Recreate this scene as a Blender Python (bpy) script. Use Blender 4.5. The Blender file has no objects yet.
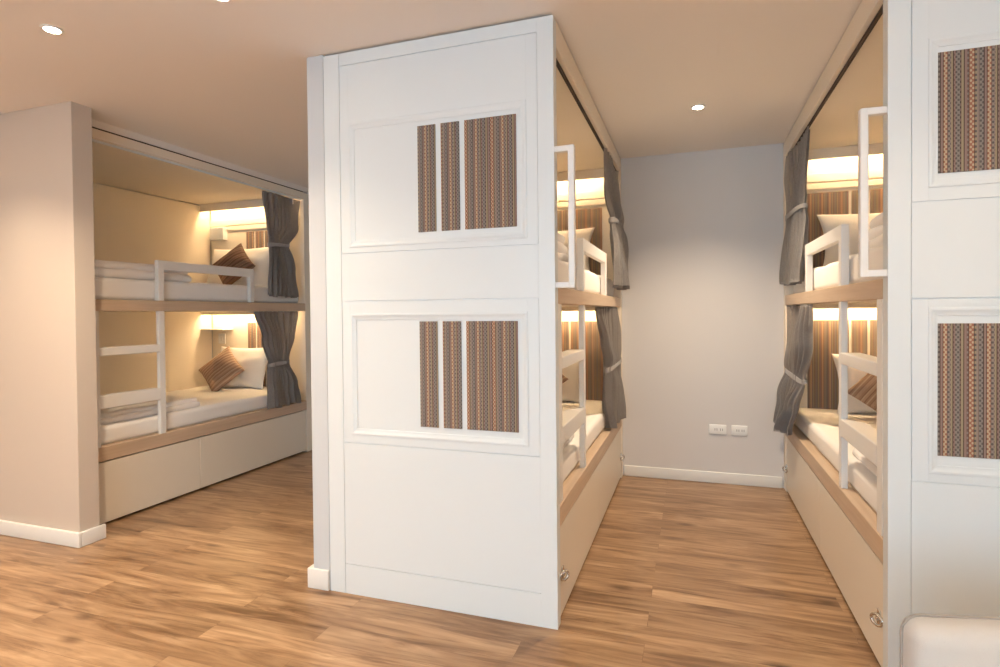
import bpy, bmesh, math, random
from mathutils import Vector, Matrix, noise
random.seed(4)
S = bpy.context.scene
COL = S.collection

# ------------------------------------------------------------------ materials
def new_mat(name):
    m = bpy.data.materials.new(name); m.use_nodes = True
    nt = m.node_tree
    return m, nt, nt.nodes['Principled BSDF']

def nd(nt, typ, **kw):
    n = nt.nodes.new(typ)
    for k, v in kw.items(): setattr(n, k, v)
    return n

def plain(name, col, rough=0.5, metal=0.0, bump=0.0, bscale=60, spec=None, vary=0.0):
    m, nt, b = new_mat(name)
    b.inputs['Base Color'].default_value = (*col, 1)
    b.inputs['Roughness'].default_value = rough
    b.inputs['Metallic'].default_value = metal
    if spec is not None: b.inputs['Specular IOR Level'].default_value = spec
    tc = nd(nt, 'ShaderNodeTexCoord')
    if vary:
        n = nd(nt, 'ShaderNodeTexNoise'); n.inputs['Scale'].default_value = 3.0; n.inputs['Detail'].default_value = 3
        nt.links.new(tc.outputs['Object'], n.inputs['Vector'])
        mx = nd(nt, 'ShaderNodeMixRGB'); mx.inputs[1].default_value = (*[c*(1-vary) for c in col], 1)
        mx.inputs[2].default_value = (*[min(1, c*(1+vary)) for c in col], 1)
        nt.links.new(n.outputs['Fac'], mx.inputs[0]); nt.links.new(mx.outputs[0], b.inputs['Base Color'])
    if bump:
        n = nd(nt, 'ShaderNodeTexNoise'); n.inputs['Scale'].default_value = bscale; n.inputs['Detail'].default_value = 4
        nt.links.new(tc.outputs['Object'], n.inputs['Vector'])
        bp = nd(nt, 'ShaderNodeBump'); bp.inputs['Strength'].default_value = bump; bp.inputs['Distance'].default_value = 0.004
        nt.links.new(n.outputs['Fac'], bp.inputs['Height']); nt.links.new(bp.outputs[0], b.inputs['Normal'])
    return m

def emit(name, col, strength):
    m, nt, b = new_mat(name)
    b.inputs['Base Color'].default_value = (0.8, 0.8, 0.8, 1)
    b.inputs['Emission Color'].default_value = (*col, 1)
    b.inputs['Emission Strength'].default_value = strength
    return m

def ramp(nt, stops, interp='LINEAR'):
    r = nd(nt, 'ShaderNodeValToRGB'); cr = r.color_ramp; cr.interpolation = interp
    while len(cr.elements) > 1: cr.elements.remove(cr.elements[-1])
    cr.elements[0].position = stops[0][0]; cr.elements[0].color = (*stops[0][1], 1)
    for p, c in stops[1:]:
        e = cr.elements.new(p); e.color = (*c, 1)
    return r

def math_node(nt, op, a, b=None):
    n = nd(nt, 'ShaderNodeMath', operation=op)
    for i, v in enumerate((a, b)):
        if v is None: continue
        if isinstance(v, (int, float)): n.inputs[i].default_value = v
        else: nt.links.new(v, n.inputs[i])
    return n.outputs[0]

def floor_mat():
    m, nt, b = new_mat('laminate_planks')
    tc = nd(nt, 'ShaderNodeTexCoord')
    br = nd(nt, 'ShaderNodeTexBrick'); br.offset = 0.37; br.offset_frequency = 2
    br.inputs['Scale'].default_value = 1.0
    br.inputs['Brick Width'].default_value = 1.25; br.inputs['Row Height'].default_value = 0.126
    br.inputs['Mortar Size'].default_value = 0.0009; br.inputs['Mortar Smooth'].default_value = 0.3
    br.inputs['Color1'].default_value = (0, 0, 0, 1); br.inputs['Color2'].default_value = (1, 1, 1, 1)
    br.inputs['Mortar'].default_value = (0.4, 0.4, 0.4, 1)
    mp0 = nd(nt, 'ShaderNodeMapping'); mp0.inputs['Location'].default_value = (0.18, 0.02, 0)
    nt.links.new(tc.outputs['Object'], mp0.inputs['Vector']); nt.links.new(mp0.outputs[0], br.inputs['Vector'])
    # every plank reads its own piece of grain
    off = nd(nt, 'ShaderNodeVectorMath', operation='SCALE'); off.inputs['Scale'].default_value = 7.3
    nt.links.new(br.outputs['Color'], off.inputs[0])
    add = nd(nt, 'ShaderNodeVectorMath', operation='ADD')
    nt.links.new(tc.outputs['Object'], add.inputs[0]); nt.links.new(off.outputs[0], add.inputs[1])
    def grain(sx, sy, detail, dist, rough=0.6):
        mp = nd(nt, 'ShaderNodeMapping'); mp.inputs['Scale'].default_value = (sx, sy, 1)
        nt.links.new(add.outputs[0], mp.inputs['Vector'])
        n = nd(nt, 'ShaderNodeTexNoise'); n.inputs['Scale'].default_value = 1; n.inputs['Detail'].default_value = detail
        n.inputs['Distortion'].default_value = dist; n.inputs['Roughness'].default_value = rough
        nt.links.new(mp.outputs[0], n.inputs['Vector']); return n
    g1 = grain(1.5, 12, 6, 1.3); g2 = grain(3, 46, 4, 0.5); g3 = grain(0.8, 3.2, 2, 0.6)
    r1 = ramp(nt, [(0.30, (0.17, 0.092, 0.045)), (0.43, (0.30, 0.18, 0.098)), (0.54, (0.40, 0.255, 0.145)), (0.70, (0.52, 0.355, 0.215))])
    nt.links.new(g1.outputs['Fac'], r1.inputs[0])
    r2 = ramp(nt, [(0.36, (0.62, 0.56, 0.50)), (0.46, (0.95, 0.94, 0.93)), (0.7, (1.1, 1.1, 1.1))]); nt.links.new(g2.outputs['Fac'], r2.inputs[0])
    mul = nd(nt, 'ShaderNodeMixRGB', blend_type='MULTIPLY'); mul.inputs[0].default_value = 0.65
    nt.links.new(r1.outputs[0], mul.inputs[1]); nt.links.new(r2.outputs[0], mul.inputs[2])
    r3 = ramp(nt, [(0.3, (0.80, 0.77, 0.74)), (0.7, (1.12, 1.12, 1.12))]); nt.links.new(g3.outputs['Fac'], r3.inputs[0])
    mul2 = nd(nt, 'ShaderNodeMixRGB', blend_type='MULTIPLY'); mul2.inputs[0].default_value = 0.8
    nt.links.new(mul.outputs[0], mul2.inputs[1]); nt.links.new(r3.outputs[0], mul2.inputs[2])
    r4 = ramp(nt, [(0.0, (0.88, 0.86, 0.84)), (1.0, (1.10, 1.10, 1.10))]); nt.links.new(br.outputs['Color'], r4.inputs[0])
    mul3 = nd(nt, 'ShaderNodeMixRGB', blend_type='MULTIPLY'); mul3.inputs[0].default_value = 1
    nt.links.new(mul2.outputs[0], mul3.inputs[1]); nt.links.new(r4.outputs[0], mul3.inputs[2])
    # knots
    mk = nd(nt, 'ShaderNodeMapping'); mk.inputs['Scale'].default_value = (2.3, 5.2, 1)
    nt.links.new(add.outputs[0], mk.inputs['Vector'])
    vo = nd(nt, 'ShaderNodeTexVoronoi'); vo.inputs['Scale'].default_value = 1.0; vo.inputs['Randomness'].default_value = 1
    nt.links.new(mk.outputs[0], vo.inputs['Vector'])
    rk = ramp(nt, [(0.03, (0.32, 0.25, 0.20)), (0.17, (1, 1, 1))]); nt.links.new(vo.outputs['Distance'], rk.inputs[0])
    mul4 = nd(nt, 'ShaderNodeMixRGB', blend_type='MULTIPLY'); mul4.inputs[0].default_value = 0.8
    nt.links.new(mul3.outputs[0], mul4.inputs[1]); nt.links.new(rk.outputs[0], mul4.inputs[2])
    # seams
    ms = nd(nt, 'ShaderNodeMixRGB', blend_type='MULTIPLY'); ms.inputs[2].default_value = (0.55, 0.5, 0.45, 1)
    nt.links.new(math_node(nt, 'MULTIPLY', br.outputs['Fac'], 0.6), ms.inputs[0]); nt.links.new(mul4.outputs[0], ms.inputs[1])
    nt.links.new(ms.outputs[0], b.inputs['Base Color'])
    b.inputs['Roughness'].default_value = 0.30
    b.inputs['Specular IOR Level'].default_value = 0.42
    bp = nd(nt, 'ShaderNodeBump'); bp.inputs['Strength'].default_value = 0.08; bp.inputs['Distance'].default_value = 0.002
    nt.links.new(g2.outputs['Fac'], bp.inputs['Height']); nt.links.new(bp.outputs[0], b.inputs['Normal'])
    return m

def ethnic_mat(name, period, cols, axis=0, dot=0.011, rough=0.85):
    """woven stripes across `axis`, some of the stripes with a row of dots along z / y"""
    m, nt, b = new_mat(name)
    tc = nd(nt, 'ShaderNodeTexCoord'); sp = nd(nt, 'ShaderNodeSeparateXYZ')
    nt.links.new(tc.outputs['Object'], sp.inputs[0])
    a = sp.outputs[axis]; o = sp.outputs[2] if axis == 0 else sp.outputs[0]
    fr = math_node(nt, 'FRACT', math_node(nt, 'ADD', math_node(nt, 'DIVIDE', a, period), 100.0))
    r = ramp(nt, [(p, c) for p, c, d, s in cols], 'CONSTANT'); nt.links.new(fr, r.inputs[0])
    rd = ramp(nt, [(p, d) for p, c, d, s in cols], 'CONSTANT'); nt.links.new(fr, rd.inputs[0])
    # dots: a diamond lattice along the stripe
    s1 = math_node(nt, 'SINE', math_node(nt, 'MULTIPLY', o, 2*math.pi/dot))
    s2 = math_node(nt, 'SINE', math_node(nt, 'MULTIPLY', a, 2*math.pi/(dot*0.8)))
    f = math_node(nt, 'GREATER_THAN', math_node(nt, 'MULTIPLY', s1, s2), 0.12)
    mx = nd(nt, 'ShaderNodeMixRGB'); nt.links.new(f, mx.inputs[0])
    nt.links.new(r.outputs[0], mx.inputs[1]); nt.links.new(rd.outputs[0], mx.inputs[2])
    nt.links.new(mx.outputs[0], b.inputs['Base Color'])
    b.inputs['Roughness'].default_value = rough; b.inputs['Specular IOR Level'].default_value = 0.2
    n = nd(nt, 'ShaderNodeTexNoise'); n.inputs['Scale'].default_value = 400
    nt.links.new(tc.outputs['Object'], n.inputs['Vector'])
    bp = nd(nt, 'ShaderNodeBump'); bp.inputs['Strength'].default_value = 0.15; bp.inputs['Distance'].default_value = 0.002
    nt.links.new(n.outputs['Fac'], bp.inputs['Height']); nt.links.new(bp.outputs[0], b.inputs['Normal'])
    return m

def wood_mat(name, c1, c2):
    m, nt, b = new_mat(name)
    tc = nd(nt, 'ShaderNodeTexCoord'); mp = nd(nt, 'ShaderNodeMapping'); mp.inputs['Scale'].default_value = (40, 2.0, 40)
    nt.links.new(tc.outputs['Object'], mp.inputs['Vector'])
    n = nd(nt, 'ShaderNodeTexNoise'); n.inputs['Scale'].default_value = 1.2; n.inputs['Detail'].default_value = 4; n.inputs['Distortion'].default_value = 0.5
    nt.links.new(mp.outputs[0], n.inputs['Vector'])
    r = ramp(nt, [(0.3, c1), (0.7, c2)]); nt.links.new(n.outputs['Fac'], r.inputs[0])
    nt.links.new(r.outputs[0], b.inputs['Base Color']); b.inputs['Roughness'].default_value = 0.5
    return m

def curtain_mat():
    m, nt, b = new_mat('grey_curtain_cloth')
    tc = nd(nt, 'ShaderNodeTexCoord')
    mp = nd(nt, 'ShaderNodeMapping'); mp.inputs['Scale'].default_value = (500, 500, 60)
    nt.links.new(tc.outputs['Object'], mp.inputs['Vector'])
    n = nd(nt, 'ShaderNodeTexNoise'); n.inputs['Scale'].default_value = 1; n.inputs['Detail'].default_value = 2
    nt.links.new(mp.outputs[0], n.inputs['Vector'])
    r = ramp(nt, [(0.3, (0.32, 0.305, 0.302)), (0.7, (0.43, 0.415, 0.41))]); nt.links.new(n.outputs['Fac'], r.inputs[0])
    nt.links.new(r.outputs[0], b.inputs['Base Color'])
    b.inputs['Roughness'].default_value = 0.75; b.inputs['Specular IOR Level'].default_value = 0.25
    b.inputs['Sheen Weight'].default_value = 0.15
    return m

M = {}
M['floor'] = floor_mat()
M['ceil'] = plain('ceiling_paint', (0.86, 0.82, 0.775), 0.9, bump=0.03, bscale=120, spec=0.2)
M['wall'] = plain('wall_paint_warm_grey', (0.60, 0.52, 0.445), 0.85, bump=0.03, bscale=150, spec=0.2)
M['backwall'] = plain('wall_paint_cool_grey', (0.68, 0.66, 0.65), 0.85, bump=0.03, bscale=150, spec=0.2)
M['white'] = plain('white_wall_paint', (0.60, 0.625, 0.65), 0.8, spec=0.2, bump=0.02, bscale=150)
M['base'] = plain('skirting_gloss', (0.80, 0.79, 0.76), 0.4)
M['panel'] = plain('cool_white_lacquer', (0.735, 0.785, 0.81), 0.38, spec=0.45)
M['inner'] = plain('cream_lining_board', (0.86, 0.785, 0.675), 0.55, spec=0.3)
M['drawer'] = plain('cream_drawer_lacquer', (0.80, 0.735, 0.63), 0.38, spec=0.4)
M['metal_white'] = plain('white_powder_coated_steel', (0.82, 0.81, 0.79), 0.35, spec=0.45)
M['wood'] = wood_mat('pale_oak_edge', (0.55, 0.41, 0.29), (0.62, 0.48, 0.355))
M['dark'] = plain('gap_shade_paint', (0.05, 0.03, 0.02), 0.7)  # near-black colour stands in for shade in gaps and recesses
M['chrome'] = plain('chromed_steel', (0.72, 0.72, 0.72), 0.18, metal=1.0)
M['sheet'] = plain('white_bed_linen', (0.90, 0.885, 0.87), 0.85, bump=0.15, bscale=25, spec=0.2)
M['duvet'] = plain('white_duvet_cotton', (0.90, 0.88, 0.87), 0.85, bump=0.25, bscale=18, spec=0.2)
M['pillow'] = plain('white_pillowcase', (0.86, 0.83, 0.80), 0.85, bump=0.12, bscale=30, spec=0.2)
M['plastic'] = plain('white_socket_plastic', (0.85, 0.85, 0.83), 0.35)
M['slot'] = plain('grey_socket_slots', (0.33, 0.33, 0.33), 0.6)
M['sofa'] = plain('beige_upholstery', (0.60, 0.575, 0.55), 0.9, bump=0.3, bscale=350, spec=0.15, vary=0.04)
M['piping'] = plain('beige_piping_cord', (0.36, 0.32, 0.285), 0.85, bump=0.2, bscale=300, spec=0.15)
M['leg'] = plain('dark_timber_leg', (0.10, 0.06, 0.035), 0.5)
M['curtain'] = curtain_mat()
M['led'] = emit('warm_led_strip', (1.0, 0.70, 0.38), 29.0)
M['lens'] = emit('warm_downlight_lens', (1.0, 0.86, 0.66), 60.0)
M['pane'] = emit('daylight_window_pane', (0.46, 0.765, 1.0), 5.1)
gd = (0.12, 0.105, 0.10); pl = (0.28, 0.225, 0.19); dk = (0.07, 0.045, 0.038); pk = (0.27, 0.185, 0.16); mr = (0.17, 0.105, 0.092)
orr = (0.32, 0.145, 0.095); li = (0.48, 0.37, 0.25); gr = (0.24, 0.215, 0.19); ol = (0.31, 0.25, 0.165)
M['ethnic'] = ethnic_mat('woven_ethnic_stripe', 0.118, [(p, a, b, 0) for p, a, b in (
    (0.0, gr, gd), (0.10, mr, dk), (0.125, ol, ol), (0.18, dk, dk), (0.20, pk, pk), (0.255, mr, gr), (0.29, dk, dk), (0.305, orr, li), (0.42, dk, dk), (0.435, ol, gd), (0.48, pl, pl),
    (0.52, mr, mr), (0.535, gr, gd), (0.63, dk, dk), (0.65, pk, pk), (0.70, dk, dk), (0.715, li, orr), (0.80, mr, mr), (0.82, pl, gd), (0.89, ol, ol), (0.93, dk, dk), (0.95, pk, mr))], dot=0.0165)

def strip_cols(lst, w):
    out = []; p = 0.0
    for c, d in zip(lst, w): out.append((p, c[0], c[1], 0)); p += d
    return out
br1 = ((.26, .17, .125), (.26, .17, .125)); br2 = ((.24, .15, .10), (.15, .075, .05)); cr1 = ((.42, .31, .215), (.30, .17, .11)); dk1 = ((.14, .085, .065), (.14, .085, .065)); rd1 = ((.31, .18, .13), (.22, .115, .085))
M['cushA'] = ethnic_mat('brown_striped_cushion_cloth', 0.092, strip_cols([br1, cr1, br2, dk1, rd1, br1, br2, dk1, cr1, rd1], [.17, .05, .14, .06, .12, .14, .12, .05, .05, .10]), axis=1, dot=.012)
ta1 = ((.50, .375, .29), (.42, .285, .21)); ta2 = ((.39, .265, .205), (.39, .265, .205)); cr2 = ((.58, .47, .37), (.50, .38, .28)); dk2 = ((.28, .175, .135), (.28, .175, .135))
M['cushB'] = ethnic_mat('tan_striped_cushion_cloth', 0.096, strip_cols([ta1, dk2, ta2, cr2, ta2, dk2, ta1, cr2, dk2, ta2], [.20, .05, .12, .08, .10, .06, .14, .07, .06, .12]), axis=1, dot=.012)

# ------------------------------------------------------------------ mesh helpers
class MB:
    """collects shapes in world coordinates, then links them as ONE mesh object"""
    def __init__(self): self.bm = bmesh.new(); self.lim = 15
    def box(self, x0, x1, y0, y1, z0, z1, bev=0.0, seg=2):
        x0, x1 = sorted((x0, x1)); y0, y1 = sorted((y0, y1)); z0, z1 = sorted((z0, z1))
        t = bmesh.new(); bmesh.ops.create_cube(t, size=1)
        for v in t.verts:
            v.co = Vector(((x0+x1)/2 + v.co.x*(x1-x0), (y0+y1)/2 + v.co.y*(y1-y0), (z0+z1)/2 + v.co.z*(z1-z0)))
        if bev:
            bev = min(bev, 0.45*min(x1-x0, y1-y0, z1-z0))
            bmesh.ops.bevel(t, geom=t.edges[:], offset=bev, segments=seg, affect='EDGES', profile=0.5)
        self.merge(t); return self
    def merge(self, t, mat=None):
        if mat is not None: bmesh.ops.transform(t, matrix=mat, verts=t.verts[:])
        me = bpy.data.meshes.new('tmp'); t.to_mesh(me); t.free()
        self.bm.from_mesh(me); bpy.data.meshes.remove(me)
    def tube(self, pts, r, n=10, closed=False, flat=1.0):
        self.lim = max(self.lim, 50); t = bmesh.new(); P = [Vector(p) for p in pts]; N = len(P); rings = []
        for i, p in enumerate(P):
            a = P[(i-1) % N] if (closed or i > 0) else P[i]; c = P[(i+1) % N] if (closed or i < N-1) else P[i]
            d = (c-a).normalized(); up = Vector((0, 0, 1)) if abs(d.z) < 0.95 else Vector((0, 1, 0))
            s = d.cross(up).normalized(); w = s.cross(d).normalized()
            rings.append([t.verts.new(p + r*(math.cos(2*math.pi*k/n)*s + flat*math.sin(2*math.pi*k/n)*w)) for k in range(n)])
        for i in range(N if closed else N-1):
            A, B = rings[i], rings[(i+1) % N]
            for k in range(n): t.faces.new((A[k], A[(k+1) % n], B[(k+1) % n], B[k]))
        if not closed: t.faces.new(rings[0]); t.faces.new(rings[-1])
        bmesh.ops.recalc_face_normals(t, faces=t.faces[:]); self.merge(t); return self
    def lathe(self, c, prof, n=28):
        t = bmesh.new(); rings = []
        for r, z in prof:
            rings.append([t.verts.new((c[0]+r*math.cos(2*math.pi*k/n), c[1]+r*math.sin(2*math.pi*k/n), c[2]+z)) for k in range(n)])
        for A, B in zip(rings, rings[1:]):
            for k in range(n): t.faces.new((A[k], A[(k+1) % n], B[(k+1) % n], B[k]))
        t.faces.new(rings[0]); t.faces.new(rings[-1])
        bmesh.ops.recalc_face_normals(t, faces=t.faces[:]); self.merge(t); return self
    def ring(self, x0, x1, z0, z1, prof):
        """moulding round a rectangle in the x-z plane; prof = (distance inwards, world y)"""
        t = bmesh.new(); L = []
        for d, y in prof:
            L.append([t.verts.new(q) for q in ((x0+d, y, z0+d), (x1-d, y, z0+d), (x1-d, y, z1-d), (x0+d, y, z1-d))])
        for A, B in zip(L, L[1:]):
            for k in range(4): t.faces.new((A[k], A[(k+1) % 4], B[(k+1) % 4], B[k]))
        bmesh.ops.recalc_face_normals(t, faces=t.faces[:]); self.merge(t); return self
    def soft(self, x0, x1, y0, y1, z0, z1, r, amp=0.0, freq=3.0, seed=0, step=0.05, sag=0.0):
        self.lim = 65
        """rounded slab with a gentle cloth unevenness"""
        def samples(a, b):
            ins = [a + r*t for t in (0, 0.18, 0.45, 0.75)]; n = max(2, int((b-a-2*r)/step))
            mid = [a+r+(b-a-2*r)*i/n for i in range(n+1)]
            return ins + mid + [b - r*t for t in (0.75, 0.45, 0.18, 0)]
        X, Y, Z = samples(x0, x1), samples(y0, y1), samples(z0, z1)
        t = bmesh.new()
        def put(p):
            c = Vector((min(max(p[0], x0+r), x1-r), min(max(p[1], y0+r), y1-r), min(max(p[2], z0+r), z1-r)))
            d = Vector(p)-c
            q = c + d.normalized()*r if d.length > 1e-9 else Vector(p)
            if amp:
                nv = noise.noise(Vector((q.x*freq+seed, q.y*freq, q.z*freq*2.2))) + 0.5*noise.noise(Vector((q.x*freq*2.3, q.y*freq*2.3+seed, q.z*freq*3)))
                k = min(1, max(0, (q.z-z0)/max(1e-6, z1-z0)))
                dd = d.normalized() if d.length > 1e-9 else Vector((0, 0, 1))
                q = q + dd*nv*amp*(0.25+0.75*k)
            return q
        def face(A, B, f):
            g = [[t.verts.new(put(f(a, b))) for b in B] for a in A]
            for i in range(len(A)-1):
                for j in range(len(B)-1): t.faces.new((g[i][j], g[i+1][j], g[i+1][j+1], g[i][j+1]))
        face(X, Y, lambda a, b: (a, b, z0)); face(X, Y, lambda a, b: (a, b, z1))
        face(X, Z, lambda a, b: (a, y0, b)); face(X, Z, lambda a, b: (a, y1, b))
        face(Y, Z, lambda a, b: (x0, a, b)); face(Y, Z, lambda a, b: (x1, a, b))
        bmesh.ops.remove_doubles(t, verts=t.verts[:], dist=1e-5)
        bmesh.ops.recalc_face_normals(t, faces=t.faces[:]); self.merge(t); return self
    def build(self, name, mat, parent=None, smooth=True, loc=None):
        if parent is not None:
            off = ROOTLOC[parent.name]
        else:
            vs = self.bm.verts
            mn = [min(v.co[i] for v in vs) for i in range(3)]; mx = [max(v.co[i] for v in vs) for i in range(3)]
            off = Vector(loc) if loc is not None else Vector(((mn[0]+mx[0])/2, (mn[1]+mx[1])/2, mn[2]))
        bmesh.ops.translate(self.bm, verts=self.bm.verts[:], vec=-off)
        me = bpy.data.meshes.new(name); self.bm.to_mesh(me); self.bm.free()
        me.materials.append(mat)
        o = bpy.data.objects.new(name, me); COL.objects.link(o)
        if parent is not None: o.parent = parent
        else: o.location = off
        ROOTLOC[o.name] = off
        if smooth:
            for p in me.polygons: p.use_smooth = True
            sharp_by_angle(me, self.lim)
        return o
ROOTLOC = {}
def sharp_by_angle(me, deg):
    b = bmesh.new(); b.from_mesh(me); lim = math.radians(deg)
    for e in b.edges:
        if len(e.link_faces) == 2: e.smooth = e.calc_face_angle(0) < lim
    b.to_mesh(me); b.free()

def empty(name, loc):
    o = bpy.data.objects.new(name, None); COL.objects.link(o); o.location = loc; o.empty_display_size = 0.1
    ROOTLOC[o.name] = Vector(loc); return o
def tag(o, label, cat, group=None):
    o['label'] = label; o['category'] = cat
    if group: o['group'] = group
    return o
def struct(o): o['kind'] = 'structure'; return o

# ------------------------------------------------------------------ measurements (metres)
H = 2.5                       # ceiling
Y0, Y1 = 2.241, 4.544         # face of the bunk ends, back wall
XL, XC, XR = -3.451, -0.523, 0.630   # fronts of the three bunks
WL, WC = 1.15, 1.089
XW = -3.273                   # end of the partition on the left
XA, XB = -5.6, 3.4            # outer walls
XS = 1.745                     # side wall behind the right-hand bunk
YR = -3.0                     # rear wall with the window

# ------------------------------------------------------------------ the setting
struct(MB().box(XA-.1, XB+.1, YR-.1, Y1+.1, -.1, 0).build('floor', M['floor'], loc=(0, 0, 0), smooth=False))
struct(MB().box(XA-.1, XB+.1, YR-.1, Y1+.1, H, H+.1).build('ceiling', M['ceil'], smooth=False))
struct(MB().box(XA-.1, XB+.1, Y1, Y1+.1, 0, H).build('wall_back', M['backwall'], smooth=False))
struct(MB().box(XA, XW, Y0, Y0+.116, 0, H, 0.003, 2).build('wall_left', M['wall']))
struct(MB().box(-1.705, -1.6145, Y0, Y1, 0, H, 0.003, 2).build('wall_center', M['white']))
struct(MB().box(XA-.1, XA, YR, Y1, 0, H).build('wall_far_left', M['wall'], smooth=False))
struct(MB().box(XB, XB+.1, YR, Y0+.06, 0, H).build('wall_right', M['wall'], smooth=False))
struct(MB().box(XS, XB+.1, Y0+.06, Y1, 0, H).build('wall_right_back', M['wall'], smooth=False))
wx0, wx1, wz0, wz1 = -2.1, .7, 0.55, 2.3
w = MB()
w.box(XA-.1, wx0, YR-.1, YR, 0, H); w.box(wx1, XB+.1, YR-.1, YR, 0, H)
w.box(wx0, wx1, YR-.1, YR, 0, wz0); w.box(wx0, wx1, YR-.1, YR, wz1, H)
struct(w.build('wall_rear', M['white'], smooth=False))
wf = MB()
for a, b_ in ((wx0, wx0+.05), (wx1-.05, wx1), (-.725, -.675)): wf.box(a, b_, YR-.07, YR-.02, wz0, wz1, .004)
wf.box(wx0, wx1, YR-.07, YR-.02, wz0, wz0+.05, .004); wf.box(wx0, wx1, YR-.07, YR-.02, wz1-.05, wz1, .004)
win = struct(wf.build('window_1', M['base']))
for a, b_ in ((wx0+.05, -.725), (-.675, wx1-.05)):
    MB().box(a, b_, YR-.05, YR-.042, wz0+.05, wz1-.05).build('window_pane', M['pane'], win, smooth=False)

def skirting(name, segs, h):
    m = MB()
    for x0, x1, y0, y1 in segs: m.box(x0, x1, y0, y1, 0, h, 0.005, 3)
    return struct(m.build(name, M['base']))
skirting('baseboard_left', [(XA, XW+.020, Y0-.020, Y0+.0001), (XW, XW+.020, Y0, Y0+.140)], .083)
skirting('baseboard_center', [(-1.733, -1.6145, Y0-.012, Y0), (-1.733, -1.705, Y0, Y1-.015)], .096)
skirting('baseboard_back', [(XC+.012, XR-.012, Y1-.014, Y1), (XL+.012, -1.735, Y1-.014, Y1)], .083)
# lowered ceiling strip over the left bunk
struct(MB().box(XL-WL, XL, Y0+.120, Y1, 2.456, H).build('trim_1', M['ceil'], smooth=False))

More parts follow.
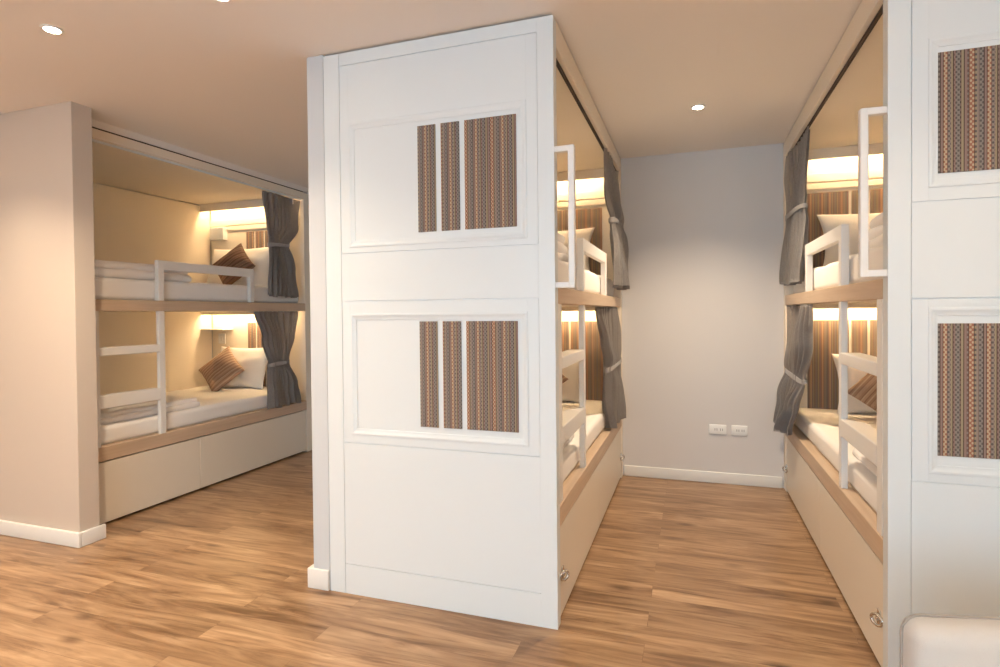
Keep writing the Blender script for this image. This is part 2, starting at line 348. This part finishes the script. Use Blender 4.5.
# ------------------------------------------------------------------ bunk beds
def bunk(xf, sg, width, yf, label, kind):
    """xf front plane, sg direction into the bunk, yf near end (face of the end panel)"""
    X = lambda u: xf + sg*u
    root = empty('bunk_bed', (X(width/2), (yf+Y1)/2, 0))
    tag(root, label, 'bunk bed', 'built-in bunk beds of the dormitory')
    ztop = 2.443 if kind == 'L' else 2.49
    F = yf; T = .054; yi = yf+T; ye = 4.464
    # near end panel: slab, boards with fine joints, framed recesses
    p = MB(); p.box(X(0), X(width), F+.006, yi, 0, ztop, .002)
    if kind != 'L':
        Z = ({'t0': 1.575, 't1': 2.431, 'a': 1.356, 'b': 1.571, 'c': .704, 'ro': (1.600, 2.166), 'lo': (.742, 1.298)} if kind == 'C' else
             {'t0': 1.653, 't1': 2.431, 'a': 1.331, 'b': 1.649, 'c': .716, 'ro': (1.696, 2.186), 'lo': (.745, 1.300)})
        def board(u0, u1, z0, z1): p.box(X(u0), X(u1), F, F+.007, z0, z1, .0006)
        us, ur = width-.083, .068
        board(us+.0012, width, 0, ztop); board(0, ur-(.0015 if kind == 'R' else 0), 0, ztop)
        board(ur, us-.0012, 2.434, ztop); board(ur, us-.0012, 0, .137)
        board(ur, us-.0012, .141, Z['c']-.002); board(ur, us-.0012, Z['a'], Z['b'])
        uo0, uo1 = .115, width-.128
        for (zz0, zz1, (z0, z1)) in ((Z['b']+.004, 2.430, Z['ro']), (Z['c']+.002, Z['a']-.004, Z['lo'])):
            board(ur+.001, uo0, zz0, zz1); board(uo1, us-.002, zz0, zz1)
            board(uo0, uo1, zz0, z0); board(uo0, uo1, z1, zz1)
            xa, xb = sorted((X(uo0), X(uo1)))
            p.ring(xa, xb, z0, z1, [(0, F+.004), (0, F-.0015), (.002, F-.0030), (.009, F-.0030), (.014, F-.0008), (.022, F+.0022), (.028, F+.003), (.029, F+.0062)])
    ep = p.build('end_panel', M['panel'], root)
    FU = ((.160, .390), (.414, .500), (.525, .611))
    if kind != 'L':
        FZ = ((1.652, 2.115), (.797, 1.261)) if kind == 'C' else ((1.742, 2.138), (.806, 1.246))
        FE = FU if kind == 'C' else ((.142, .374), (.398, .486), (.510, .596))
        for z0, z1 in FZ:
            for u0, u1 in FE:
                MB().box(X(u0), X(u1), F+.001, F+.0062, z0, z1, .0012).build('fabric_inset', M['ethnic'], ep)
    # head panel at the far end, with its fabric, lights and shelf
    h = MB(); h.box(X(.0), X(width-.028), ye+.006, Y1-.0005, 0, ztop, .002)
    d = width - WC
    for z0, z1 in ((2.135, 2.175), (2.185, 2.245)): h.box(X(.05), X(width-.02), ye-.004, ye+.008, z0, z1, .003)
    h.box(X(.0), X(.05), ye-.0, ye+.008, .41, 2.385, .002)
    hp = h.build('head_panel', M['inner'], root)
    for z0, z1 in ((1.52, 2.112), (.58, 1.222)):
        for u0, u1 in ((.140, .394), (.412, .506), (.522, .618)):
            MB().box(X(u0+d), X(u1+d), ye+.002, ye+.008, z0, z1, .0015).build('fabric_inset', M['ethnic'], hp)
    for z0, z1 in ((2.374, 2.386), (1.325, 1.336)):
        MB().box(X(.13), X(width-.03), ye-.100, ye-.066, z0, z1, .002).build('light_strip', M['led'], hp)
    for z0, z1 in ((2.316, 2.386), (1.304, 1.336)):
        MB().box(X(.022), X(width-.02), ye-.124, ye-.112, z0, z1, .003).build('light_pelmet', M['inner'], hp)
    if kind == 'L':
        s = MB().box(X(.915), X(1.085), ye-.05, ye+.007, 2.045, 2.165, .005).build('control_box', M['panel'], hp)
        MB().box(X(.86), X(1.135), ye-.13, ye+.007, 1.153, 1.165, .003).build('shelf', M['panel'], hp)
        for zc in (1.065,):
            s = MB().box(X(.955), X(1.04), ye-.004, ye+.007, zc-.05, zc+.05, .003).build('socket_plate', M['plastic'], hp)
            MB().box(X(.985), X(1.01), ye-.006, ye+.001, zc-.02, zc+.02, .001).build('rocker_switch', M['base'], s)
    # lining, decks, fascia
    MB().box(X(width-.018), X(width), yi, ye+.006, 0, 2.380).build('back_panel', M['inner'], root, smooth=False)
    MB().box(X(.02), X(width-.018), yi, ye+.006, 2.386, 2.40).build('canopy', M['inner'], root, smooth=False)
    fz = (2.388, 2.446) if kind == 'L' else (2.386, 2.494)
    MB().box(X(0), X(.02), yi, ye+.006, fz[0], fz[1], .003).build('fascia', M['inner'], root)
    MB().box(X(.022), X(.032), yi+.01, ye, 2.372 if kind == 'L' else 2.368, 2.387).build('curtain_track', M['dark'] if kind != 'L' else M['panel'], root, smooth=False)
    if kind == 'L': MB().box(X(.006), X(.02), yi, ye, 2.446, 2.4555).build('gap_shade_strip', M['dark'], root, smooth=False)  # solid dark strip in place of the shade inside the gap
    for z0, z1, nm in ((.40, .487, 'lower_rail'), (1.331, 1.402, 'upper_rail')):
        MB().box(X(0), X(.060), yi, ye+.006, z0, z1, .004).build(nm, M['wood'], root)
    MB().box(X(.060), X(width-.018), yi, ye+.006, .43, .4855).build('bed_deck', M['inner'], root, smooth=False)
    MB().box(X(.060), X(width-.018), yi, ye+.006, 1.336, 1.4005).build('bed_deck', M['inner'], root, smooth=False)
    # base with two drawers
    MB().box(X(.045), X(width-.02), yi, ye, 0, .40).build('base_carcass', M['dark'], root, smooth=False)  # dark colour puts shade into the recess under the drawers
    ym = 3.368 if kind != 'L' else 3.245
    for k, (a, b_) in enumerate(((yi+.004, ym-.002), (ym+.002, ye+.004))):
        dr = MB().box(X(.004), X(.028), a, b_, .016, .393, .003).build('drawer', M['drawer'], root)
        if kind == 'L': continue
        yc, zc = ((yi+.040, .188) if k == 0 else (ye-.035, .170))
        l = MB(); l.box(X(-.001), X(.006), yc-.004, yc+.026, zc-.028, zc+.028, .002)
        l.box(X(-.010), X(.001), yc-.002, yc+.014, zc-.008, zc+.008, .003)
        l.tube([(X(-.010)+sg*(-.012)*math.cos(t), yc-.010+.020*math.cos(t), zc+.019*math.sin(t)) for t in [2*math.pi*i/24 for i in range(24)]], .0055, 8, True)
        l.build('latch', M['chrome'], dr)
    # ladder at the near end, guard rail and grab handle
    ys0 = yi+.004; dl = .055 if kind == 'L' else .040; yfar = 2.868+dl; yg = 3.775 if kind == 'L' else 3.716
    for a, aw in ((ys0+.030, .060), (yfar, .045)):
        MB().box(X(.006), X(.034), a, a+aw, .485, 1.333, .004).build('ladder_stile', M['metal_white'], root)
    for z0, z1 in ((.722, .802), (1.050, 1.102)):
        MB().box(X(.004), X(.085), ys0+.085, yfar+.004, z0, z1, .005).build('ladder_rung', M['metal_white'], root)
    g = MB(); g.box(X(.006), X(.040), yfar, yfar+.045, 1.400, 1.680, .004); g.box(X(.006), X(.040), yg, yg+.045, 1.400, 1.680, .004)
    g.box(X(.007), X(.039), yfar+.043, yg+.002, 1.613, 1.679, .003); g.build('guard_rail', M['metal_white'], root)
    if kind != 'L':
        b0 = .026; zl, zh = (1.393, 1.967) if kind == 'C' else (1.405, 1.985); g = MB(); ya, yb = F+.006, F+.036
        g.box(X(-.080), X(-.080+b0), ya, yb, zl, zh, .004)
        for z in (zl, zh-b0): g.box(X(-.080+b0-.002), X(.003), ya+.001, yb-.001, z+.001, z+b0-.001, .003)
        g.build('grab_handle', M['metal_white'], root)
    return root

bunk(XL, -1, WL, Y0+.120, 'white built-in bunk bed recessed behind the beige wall on the left', 'L')
bunk(XC, -1, WC, Y0, 'white built-in bunk bed in the middle whose whole patterned end panel faces the room', 'C')
bunk(XR, +1, WC, Y0, 'white built-in bunk bed along the right side of the aisle, cut by the picture edge', 'R')

# ------------------------------------------------------------------ bedding
BN = {'L': ('left alcove bunk', XL, -1, WL, Y0+.120+.054), 'C': ('middle bunk', XC, -1, WC, Y0+.054), 'R': ('right-hand bunk', XR, 1, WC, Y0+.054)}
for k, (nm, xf, sg, wd, yi) in BN.items():
    for lv, (z0, z1) in (('lower', (.4875, .606)), ('upper', (1.4025, 1.545))):
        m = MB(); m.soft(*sorted((xf+sg*.047, xf+sg*(wd-.03))), yi+.012, 4.452, z0, z1, .030, .008, 4.0, seed=ord(k) % 7 + len(lv), step=.045)
        tag(m.build('mattress', M['sheet']), f'white sheeted mattress on the {lv} berth of the {nm}', 'mattress', 'mattresses of the bunk beds')

def pillow_mesh(w, h, t, pinch=.07, n=26, seed=0, crease=.01):
    bm = bmesh.new()
    def pt(a, b, s):
        th = t*max(0, (1-a**2)*(1-b**2))**.42
        x = a*w/2*(1-pinch*(1-b*b)); y = b*h/2*(1-pinch*(1-a*a))
        z = s*th/2
        e = (1-a*a)*(1-b*b)
        z += crease*e**.3*noise.noise(Vector((a*2.3+seed, b*2.3, s*3.0)))*1.5
        return Vector((x, y, z))
    P = [math.sin(math.pi/2*(-1+2*i/n)) for i in range(n+1)]
    for s in (-1, 1):
        g = [[bm.verts.new(pt(a, b, s)) for b in P] for a in P]
        for i in range(n):
            for j in range(n): bm.faces.new((g[i][j], g[i+1][j], g[i+1][j+1], g[i][j+1]))
    bmesh.ops.remove_doubles(bm, verts=bm.verts[:], dist=1e-5)
    bmesh.ops.recalc_face_normals(bm, faces=bm.faces[:])
    return bm

def place_soft(name, bm, mat, center, lean, spin=0.0, yaw=0.0):
    """stand a pillow up: local x -> across, local y -> up leaning back by `lean`, local z -> towards the foot"""
    me = bpy.data.meshes.new(name); bm.to_mesh(me); bm.free(); me.materials.append(mat)
    for p in me.polygons: p.use_smooth = True
    o = bpy.data.objects.new(name, me); COL.objects.link(o)
    R = Matrix.Rotation(yaw, 4, 'Z') @ Matrix.Rotation(math.radians(90)-lean, 4, 'X') @ Matrix.Rotation(spin, 4, 'Z')
    o.matrix_world = Matrix.Translation(center) @ R
    return o

def bed_pillow(k, lv, uc, w, h, lean, zb, yc, t=.15, spin=0, pinch=.10, yaw=0):
    nm, xf, sg, wd, yi = BN[k]
    o = place_soft('pillow', pillow_mesh(w, h, t, pinch, seed=uc*9+zb), M['pillow'], (xf+sg*uc, yc, zb+h/2*math.cos(lean)), lean, spin, yaw)
    return tag(o, f'plump white pillow at the head of the {lv} berth of the {nm}', 'pillow', 'white bed pillows')
for k in 'LCR':
    dd = .05 if k == 'L' else 0
    bed_pillow(k, 'lower', .585+dd, .62, .415, math.radians(20), .604, 4.33)
    bed_pillow(k, 'upper', .575+dd, .78, .43, math.radians(19), 1.543, 4.33)

def cushion(k, lv, uc, yc, zc, side, mat, spin, lean, label, yaw=0):
    nm, xf, sg, wd, yi = BN[k]
    o = place_soft('cushion', pillow_mesh(side, side, .13, .09, seed=uc*5+zc, crease=.006), mat, (xf+sg*uc, yc, zc), math.radians(lean), math.radians(spin), math.radians(yaw))
    return tag(o, label, 'cushion', 'striped ethnic scatter cushions')
cushion('L', 'upper', .55, 4.16, 1.752, .345, M['cushA'], 43, 24, 'dark brown striped cushion turned on its corner on the upper berth of the left bunk', 4)
cushion('L', 'lower', .69, 4.14, .790, .350, M['cushB'], 46, 28, 'tan striped cushion turned on its corner on the lower berth of the left bunk', 6)
cushion('C', 'lower', .60, 4.14, .795, .355, M['cushB'], 45, 26, 'striped cushion on the lower berth of the middle bunk, mostly hidden behind its end panel', 6)
cushion('R', 'lower', .55, 4.14, .785, .355, M['cushB'], 50, 26, 'striped cushion on the lower berth of the right-hand bunk, behind the ladder', -6)

def folded(k, lv, u0, u1, y0, y1, z0, layers, label, seed, th=.055):
    nm, xf, sg, wd, yi = BN[k]
    m = MB(); z = z0
    rr = random.Random(seed)
    for i in range(layers):
        j = [rr.uniform(-.012, .012) for _ in range(3)]
        xa, xb = sorted((xf+sg*(u0+.010*i+j[0]), xf+sg*(u1+j[1])))
        m.soft(xa, xb, y0+.004*i, y1+j[2]-.01*i, z, z+th+.006, (th+.006)/2-.001, .010, 5.0, seed=seed+i*3.1, step=.04)
        z += th-.003
    return tag(m.build('folded_duvet', M['duvet']), label, 'duvet', 'folded white duvets')
folded('L', 'upper', .085, .62, Y0+.120+.075, 3.29, 1.5435, 2, 'folded white duvet lying at the foot of the upper berth of the left bunk', 3)
folded('L', 'lower', .085, .52, Y0+.120+.075, 3.33, .6045, 2, 'folded white duvet lying at the foot of the lower berth of the left bunk', 5, .036)
folded('C', 'upper', .10, .70, Y0+.075, 3.00, 1.5435, 3, 'folded white duvet lying at the foot of the upper berth of the middle bunk', 7)
folded('R', 'upper', .10, .70, Y0+.075, 3.00, 1.5435, 3, 'folded white duvet lying at the foot of the upper berth of the right-hand bunk', 9)
folded('C', 'lower', .085, .55, Y0+.075, 3.05, .6045, 2, 'folded white duvet lying at the foot of the lower berth of the middle bunk', 11, .036)
folded('R', 'lower', .085, .55, Y0+.075, 3.05, .6045, 2, 'folded white duvet lying at the foot of the lower berth of the right-hand bunk', 13, .036)

# ------------------------------------------------------------------ curtains
def interp(tab, z):
    """smooth table lookup: rows (z, ya, yb, uc, amp), z falling"""
    if z >= tab[0][0]: return tab[0][1:]
    for a, b in zip(tab, tab[1:]):
        if b[0] <= z <= a[0]:
            t = (a[0]-z)/(a[0]-b[0]); t = t*t*(3-2*t)
            return tuple(x+(y-x)*t for x, y in zip(a[1:], b[1:]))
    return tab[-1][1:]
def curtain(k, lv, tab, ztie, folds, label, seed):
    nm, xf, sg, wd, yi = BN[k]
    X = lambda u: xf+sg*u
    z1, z0 = tab[0][0], tab[-1][0]
    root = empty('curtain', (X(.015), 4.2, z0))
    tag(root, label, 'curtain', 'grey privacy curtains tied back at the bunks')
    rr = random.Random(seed); ph = rr.uniform(0, 6); ph2 = rr.uniform(0, 6)
    NC, NR = 170, 56
    t = bmesh.new(); G = []
    zs = [z1-(z1-z0)*i/NR for i in range(NR+1)]
    for z in zs:
        ya, yb, uc, amp = interp(tab, z); row = []
        near = math.exp(-((z-ztie)/.05)**2)
        for c in range(NC+1):
            s = c/NC
            wv = s + .018*math.sin(2*math.pi*2.3*s+ph) + .008*math.sin(5*z+ph2)
            a = amp*(.75+.25*math.sin(2*math.pi*1.7*s+ph2))*(1-.25*near)
            u = uc + a*(.85*math.sin(2*math.pi*folds*wv+ph)+.28*math.sin(4*math.pi*folds*wv+ph2+2*s))*(1 if s > .02 else .4)
            u += .012*math.sin(9*z+6*s+ph)*(1-near)
            y = ya+(yb-ya)*s + .010*math.sin(2*math.pi*folds*wv+ph+1.3)*(1-near)
            zz = z + (.010*math.sin(2*math.pi*3*s+ph) if z == z0 else 0)
            row.append(t.verts.new((X(u), y, zz)))
        G.append(row)
    for i in range(NR):
        for j in range(NC): t.faces.new((G[i][j], G[i+1][j], G[i+1][j+1], G[i][j+1]))
    bmesh.ops.solidify(t, geom=t.faces[:], thickness=.003)
    m = MB(); m.lim = 70; m.merge(t); m.build('curtain_cloth', M['curtain'], root)
    ya, yb, uc, amp = interp(tab, ztie)
    b = bmesh.new(); n = 40; L = []
    for dz, gro in ((-.018, 0), (-.016, .003), (.016, .003), (.018, 0), (.016, -.002), (-.016, -.002)):
        ring = []
        for i in range(n):
            a = 2*math.pi*i/n
            cy, cx = math.cos(a), math.sin(a)
            ry, rx = (yb-ya)/2+.004+gro, amp*.58+.003+gro
            yy = (ya+yb)/2+ry*math.copysign(abs(cy)**.6, cy); uu = uc+rx*math.copysign(abs(cx)**.6, cx)
            ring.append(b.verts.new((X(uu), yy, ztie+dz*(.85+.15*math.sin(a*2+ph))+.010*cy)))
        L.append(ring)
    for A, B in zip(L, L[1:]+L[:1]):
        for i in range(n): b.faces.new((A[i], A[(i+1) % n], B[(i+1) % n], B[i]))
    bmesh.ops.recalc_face_normals(b, faces=b.faces[:])
    m = MB(); m.lim = 50; m.merge(b); m.build('tieback', M['curtain'], root)
    return root
#           z      ya    yb     uc    amp
curtain('L', 'upper', [(2.362, 3.955, 4.452, .030, .022), (2.10, 4.005, 4.400, .020, .034), (1.92, 4.005, 4.25, .010, .040), (1.70, 4.0, 4.32, .005, .045), (1.462, 3.995, 4.36, 0, .046)], 1.915, 9,
        'dark grey curtain tied back at the upper berth of the left bunk', 1)
curtain('L', 'lower', [(1.328, 3.81, 4.38, .026, .022), (1.10, 3.91, 4.33, .020, .034), (.88, 3.985, 4.225, .010, .040), (.68, 3.95, 4.31, .003, .045), (.492, 3.935, 4.36, -.004, .045)], .87, 9,
        'grey curtain tied back at the lower berth of the left bunk', 2)
curtain('C', 'upper', [(2.368, 3.74, 4.45, .022, .022), (2.15, 3.80, 4.45, .012, .036), (1.95, 3.96, 4.44, .000, .044), (1.70, 3.95, 4.45, -.012, .050), (1.47, 3.98, 4.46, -.024, .058)], 1.94, 9,
        'grey curtain tied back at the upper berth of the middle bunk', 3)
curtain('C', 'lower', [(1.328, 3.52, 4.45, .026, .022), (1.10, 3.66, 4.45, .018, .036), (.93, 3.76, 4.44, .010, .042), (.70, 3.82, 4.45, .0, .048), (.500, 3.86, 4.45, -.006, .050)], .92, 9,
        'grey curtain tied back at the lower berth of the middle bunk', 4)
curtain('R', 'upper', [(2.368, 3.72, 4.45, .022, .022), (2.15, 3.73, 4.45, .018, .034), (1.95, 3.80, 4.44, .014, .038), (1.70, 3.82, 4.45, .006, .044), (1.475, 3.86, 4.46, .0, .048)], 1.93, 9,
        'grey curtain tied back at the upper berth of the right-hand bunk', 5)
curtain('R', 'lower', [(1.328, 3.60, 4.45, .026, .022), (1.10, 3.66, 4.45, .018, .036), (.87, 3.81, 4.44, .010, .040), (.68, 3.90, 4.45, -.016, .050), (.500, 4.0, 4.46, -.044, .060)], .87, 9,
        'grey curtain tied back at the lower berth of the right-hand bunk', 6)

# ------------------------------------------------------------------ sockets on the back wall
for i, (x0, x1, lab) in enumerate(((.119, .241, 'white socket plate low on the back wall, nearer the middle bunk'), (.276, .386, 'white socket plate low on the back wall, nearer the right-hand bunk'))):
    z0, z1 = .368, .441; r = empty('wall_socket', ((x0+x1)/2, Y1, z0)); tag(r, lab, 'wall socket', 'wall sockets at the end of the aisle')
    pl_ = MB().box(x0, x1, Y1-.010, Y1, z0, z1, .004, 3).build('cover_plate', M['plastic'], r)
    n = 1 if i == 0 else 2
    for j in range(2):
        xc = x0+(x1-x0)*(.40+.32*j)
        for sgn in (-1, 1): MB().box(xc+sgn*.007-.0022, xc+sgn*.007+.0022, Y1-.0108, Y1-.006, (z0+z1)/2-.009, (z0+z1)/2+.009).build('socket_slot', M['slot'], r, smooth=False)

# ------------------------------------------------------------------ recessed downlights
def downlight(x, y, label, power, cone=104):
    r = empty('downlight', (x, y, H-.012)); tag(r, label, 'ceiling light', 'recessed downlights')
    MB().lathe((x, y, H), [(.029, -.001), (.030, -.005), (.038, -.005), (.041, -.003), (.041, 0), (.029, 0)]).build('trim_ring', M['base'], r)
    MB().lathe((x, y, H), [(.0295, -.0035), (.0295, -.001)]).build('lens', M['lens'], r)
    l = bpy.data.lights.new('downlight_lamp', 'SPOT'); l.energy = power; l.color = (1.0, .79, .56); l.spot_size = math.radians(cone); l.spot_blend = 1.0; l.shadow_soft_size = .03
    o = bpy.data.objects.new('downlight_lamp', l); COL.objects.link(o); o.parent = r; o.location = (0, 0, -.012)
downlight(-2.529, 1.661, 'glowing round downlight in the ceiling near the left wall', 100, 130)
downlight(-1.673, 1.70, 'round downlight just at the top edge of the picture, before the middle bunk', 22)
downlight(.04, 3.562, 'glowing round downlight in the ceiling of the aisle between the bunks', 90, 120)
OUT = 'added fill downlight in the ceiling behind the viewpoint, outside the picture'
downlight(-3.62, 1.68, 'round downlight outside the picture, above the beige left wall', 48)
downlight(.80, 1.62, 'round downlight outside the picture, above the right-hand end panel', 16)
for y in (.15, -1.5):
    for x in (-4.4, -2.7, -1.0, .7): downlight(x, y, OUT, 80 if x < 0 else 45, 84)  # unseen rows added so the lit floor bounces warm light upward

# ------------------------------------------------------------------ unseen uplighters added to brighten the ceiling
def added_uplighter(x, y, power, label):
    r = empty('added_uplighter', (x, y, 0)); tag(r, label, 'added fill lamp', 'added fill uplighters behind the viewpoint')
    MB().lathe((x, y, 0), [(.14, 0), (.14, .018), (.03, .035), (.02, .05)]).build('base', M['leg'], r)
    MB().lathe((x, y, 0), [(.012, .04), (.012, 1.70)], 16).build('pole', M['leg'], r)
    MB().lathe((x, y, 0), [(.02, 1.68), (.10, 1.73), (.17, 1.82), (.172, 1.82), (.165, 1.82), (.095, 1.74), (.02, 1.70)]).build('lamp_shade', M['leg'], r)
    l = bpy.data.lights.new('added_uplight', 'SPOT'); l.energy = power; l.color = (1.0, .82, .62); l.spot_size = math.radians(165); l.spot_blend = .3; l.shadow_soft_size = .06
    o = bpy.data.objects.new('added_uplight', l); COL.objects.link(o); o.parent = r; o.location = (0, 0, 1.83); o.rotation_euler = (math.pi, 0, 0)
added_uplighter(-3.6, -1.7, 170, 'added fill uplighter behind the viewpoint on the left, outside the picture')
added_uplighter(1.9, -1.4, 145, 'added fill uplighter behind the viewpoint on the right, outside the picture')

# ------------------------------------------------------------------ sofa in the right foreground
def sofa():
    ang = math.radians(12); org = Vector((.482, 1.50, 0))
    root = empty('sofa', (0, 0, 0)); tag(root, 'beige piped upholstered sofa whose rounded back corner shows at lower right', 'sofa')
    m = MB(); m.soft(0, 1.05, -.005, .105, .20, .571, .042, .003, 6, step=.06); bk = m.build('backrest', M['sofa'], root)
    pts = []; r = .042; x0, x1, z0, z1 = -.001, 1.051, .20, .572
    for cx, cz, a0 in ((x1-r, z1-r, 0), (x0+r, z1-r, 90), (x0+r, z0+r, 180), (x1-r, z0+r, 270)):
        for i in range(7): t = math.radians(a0+15*i); pts.append((cx+r*math.cos(t),   .066, cz+r*math.sin(t)))
    MB().tube(pts, .0036, 8, True).build('piping', M['piping'], bk)
    m = MB(); m.soft(.0, 1.05, -.62, -.01, .17, .38, .05, .004, 5, step=.07); m.build('seat', M['sofa'], root)
    for x in (.08, .97):
        for y in (-.56, .08): MB().lathe((x, y, 0), [(.016, 0), (.024, .19), (.024, .21)], 14).build('leg', M['leg'], root)
    root.matrix_world = Matrix.Translation(org) @ Matrix.Rotation(ang, 4, 'Z')
sofa()

# ------------------------------------------------------------------ world, camera, view
wd = bpy.data.worlds.new('World'); S.world = wd; wd.use_nodes = True
wd.node_tree.nodes['Background'].inputs[0].default_value = (.75, .85, 1, 1); wd.node_tree.nodes['Background'].inputs[1].default_value = .6

f, yaw, pitch, roll, ch = 566.07, -.3268, -.0140, -.0096, 1.2943
fwd = Vector((math.sin(yaw)*math.cos(pitch), math.cos(yaw)*math.cos(pitch), math.sin(pitch)))
r0 = Vector((math.cos(yaw), -math.sin(yaw), 0)); u0 = r0.cross(fwd)
rt = math.cos(roll)*r0+math.sin(roll)*u0; up = -math.sin(roll)*r0+math.cos(roll)*u0
cd = bpy.data.cameras.new('Camera'); cam = bpy.data.objects.new('Camera', cd); COL.objects.link(cam)
cd.sensor_width = 36; cd.sensor_fit = 'HORIZONTAL'; cd.lens = f/1000*36; cd.shift_y = -.01253; cd.clip_start = .05
cam.matrix_world = Matrix(((rt.x, up.x, -fwd.x, 0), (rt.y, up.y, -fwd.y, 0), (rt.z, up.z, -fwd.z, ch), (0, 0, 0, 1)))
S.camera = cam
S.cycles.max_bounces = 10; S.cycles.diffuse_bounces = 6; S.cycles.use_denoising = True
S.cycles.sample_clamp_indirect = 6
S.view_settings.view_transform = 'Standard'; S.view_settings.look = 'None'
S.view_settings.gamma = 1; S.view_settings.use_curve_mapping = False; S.view_settings.exposure = 0.66
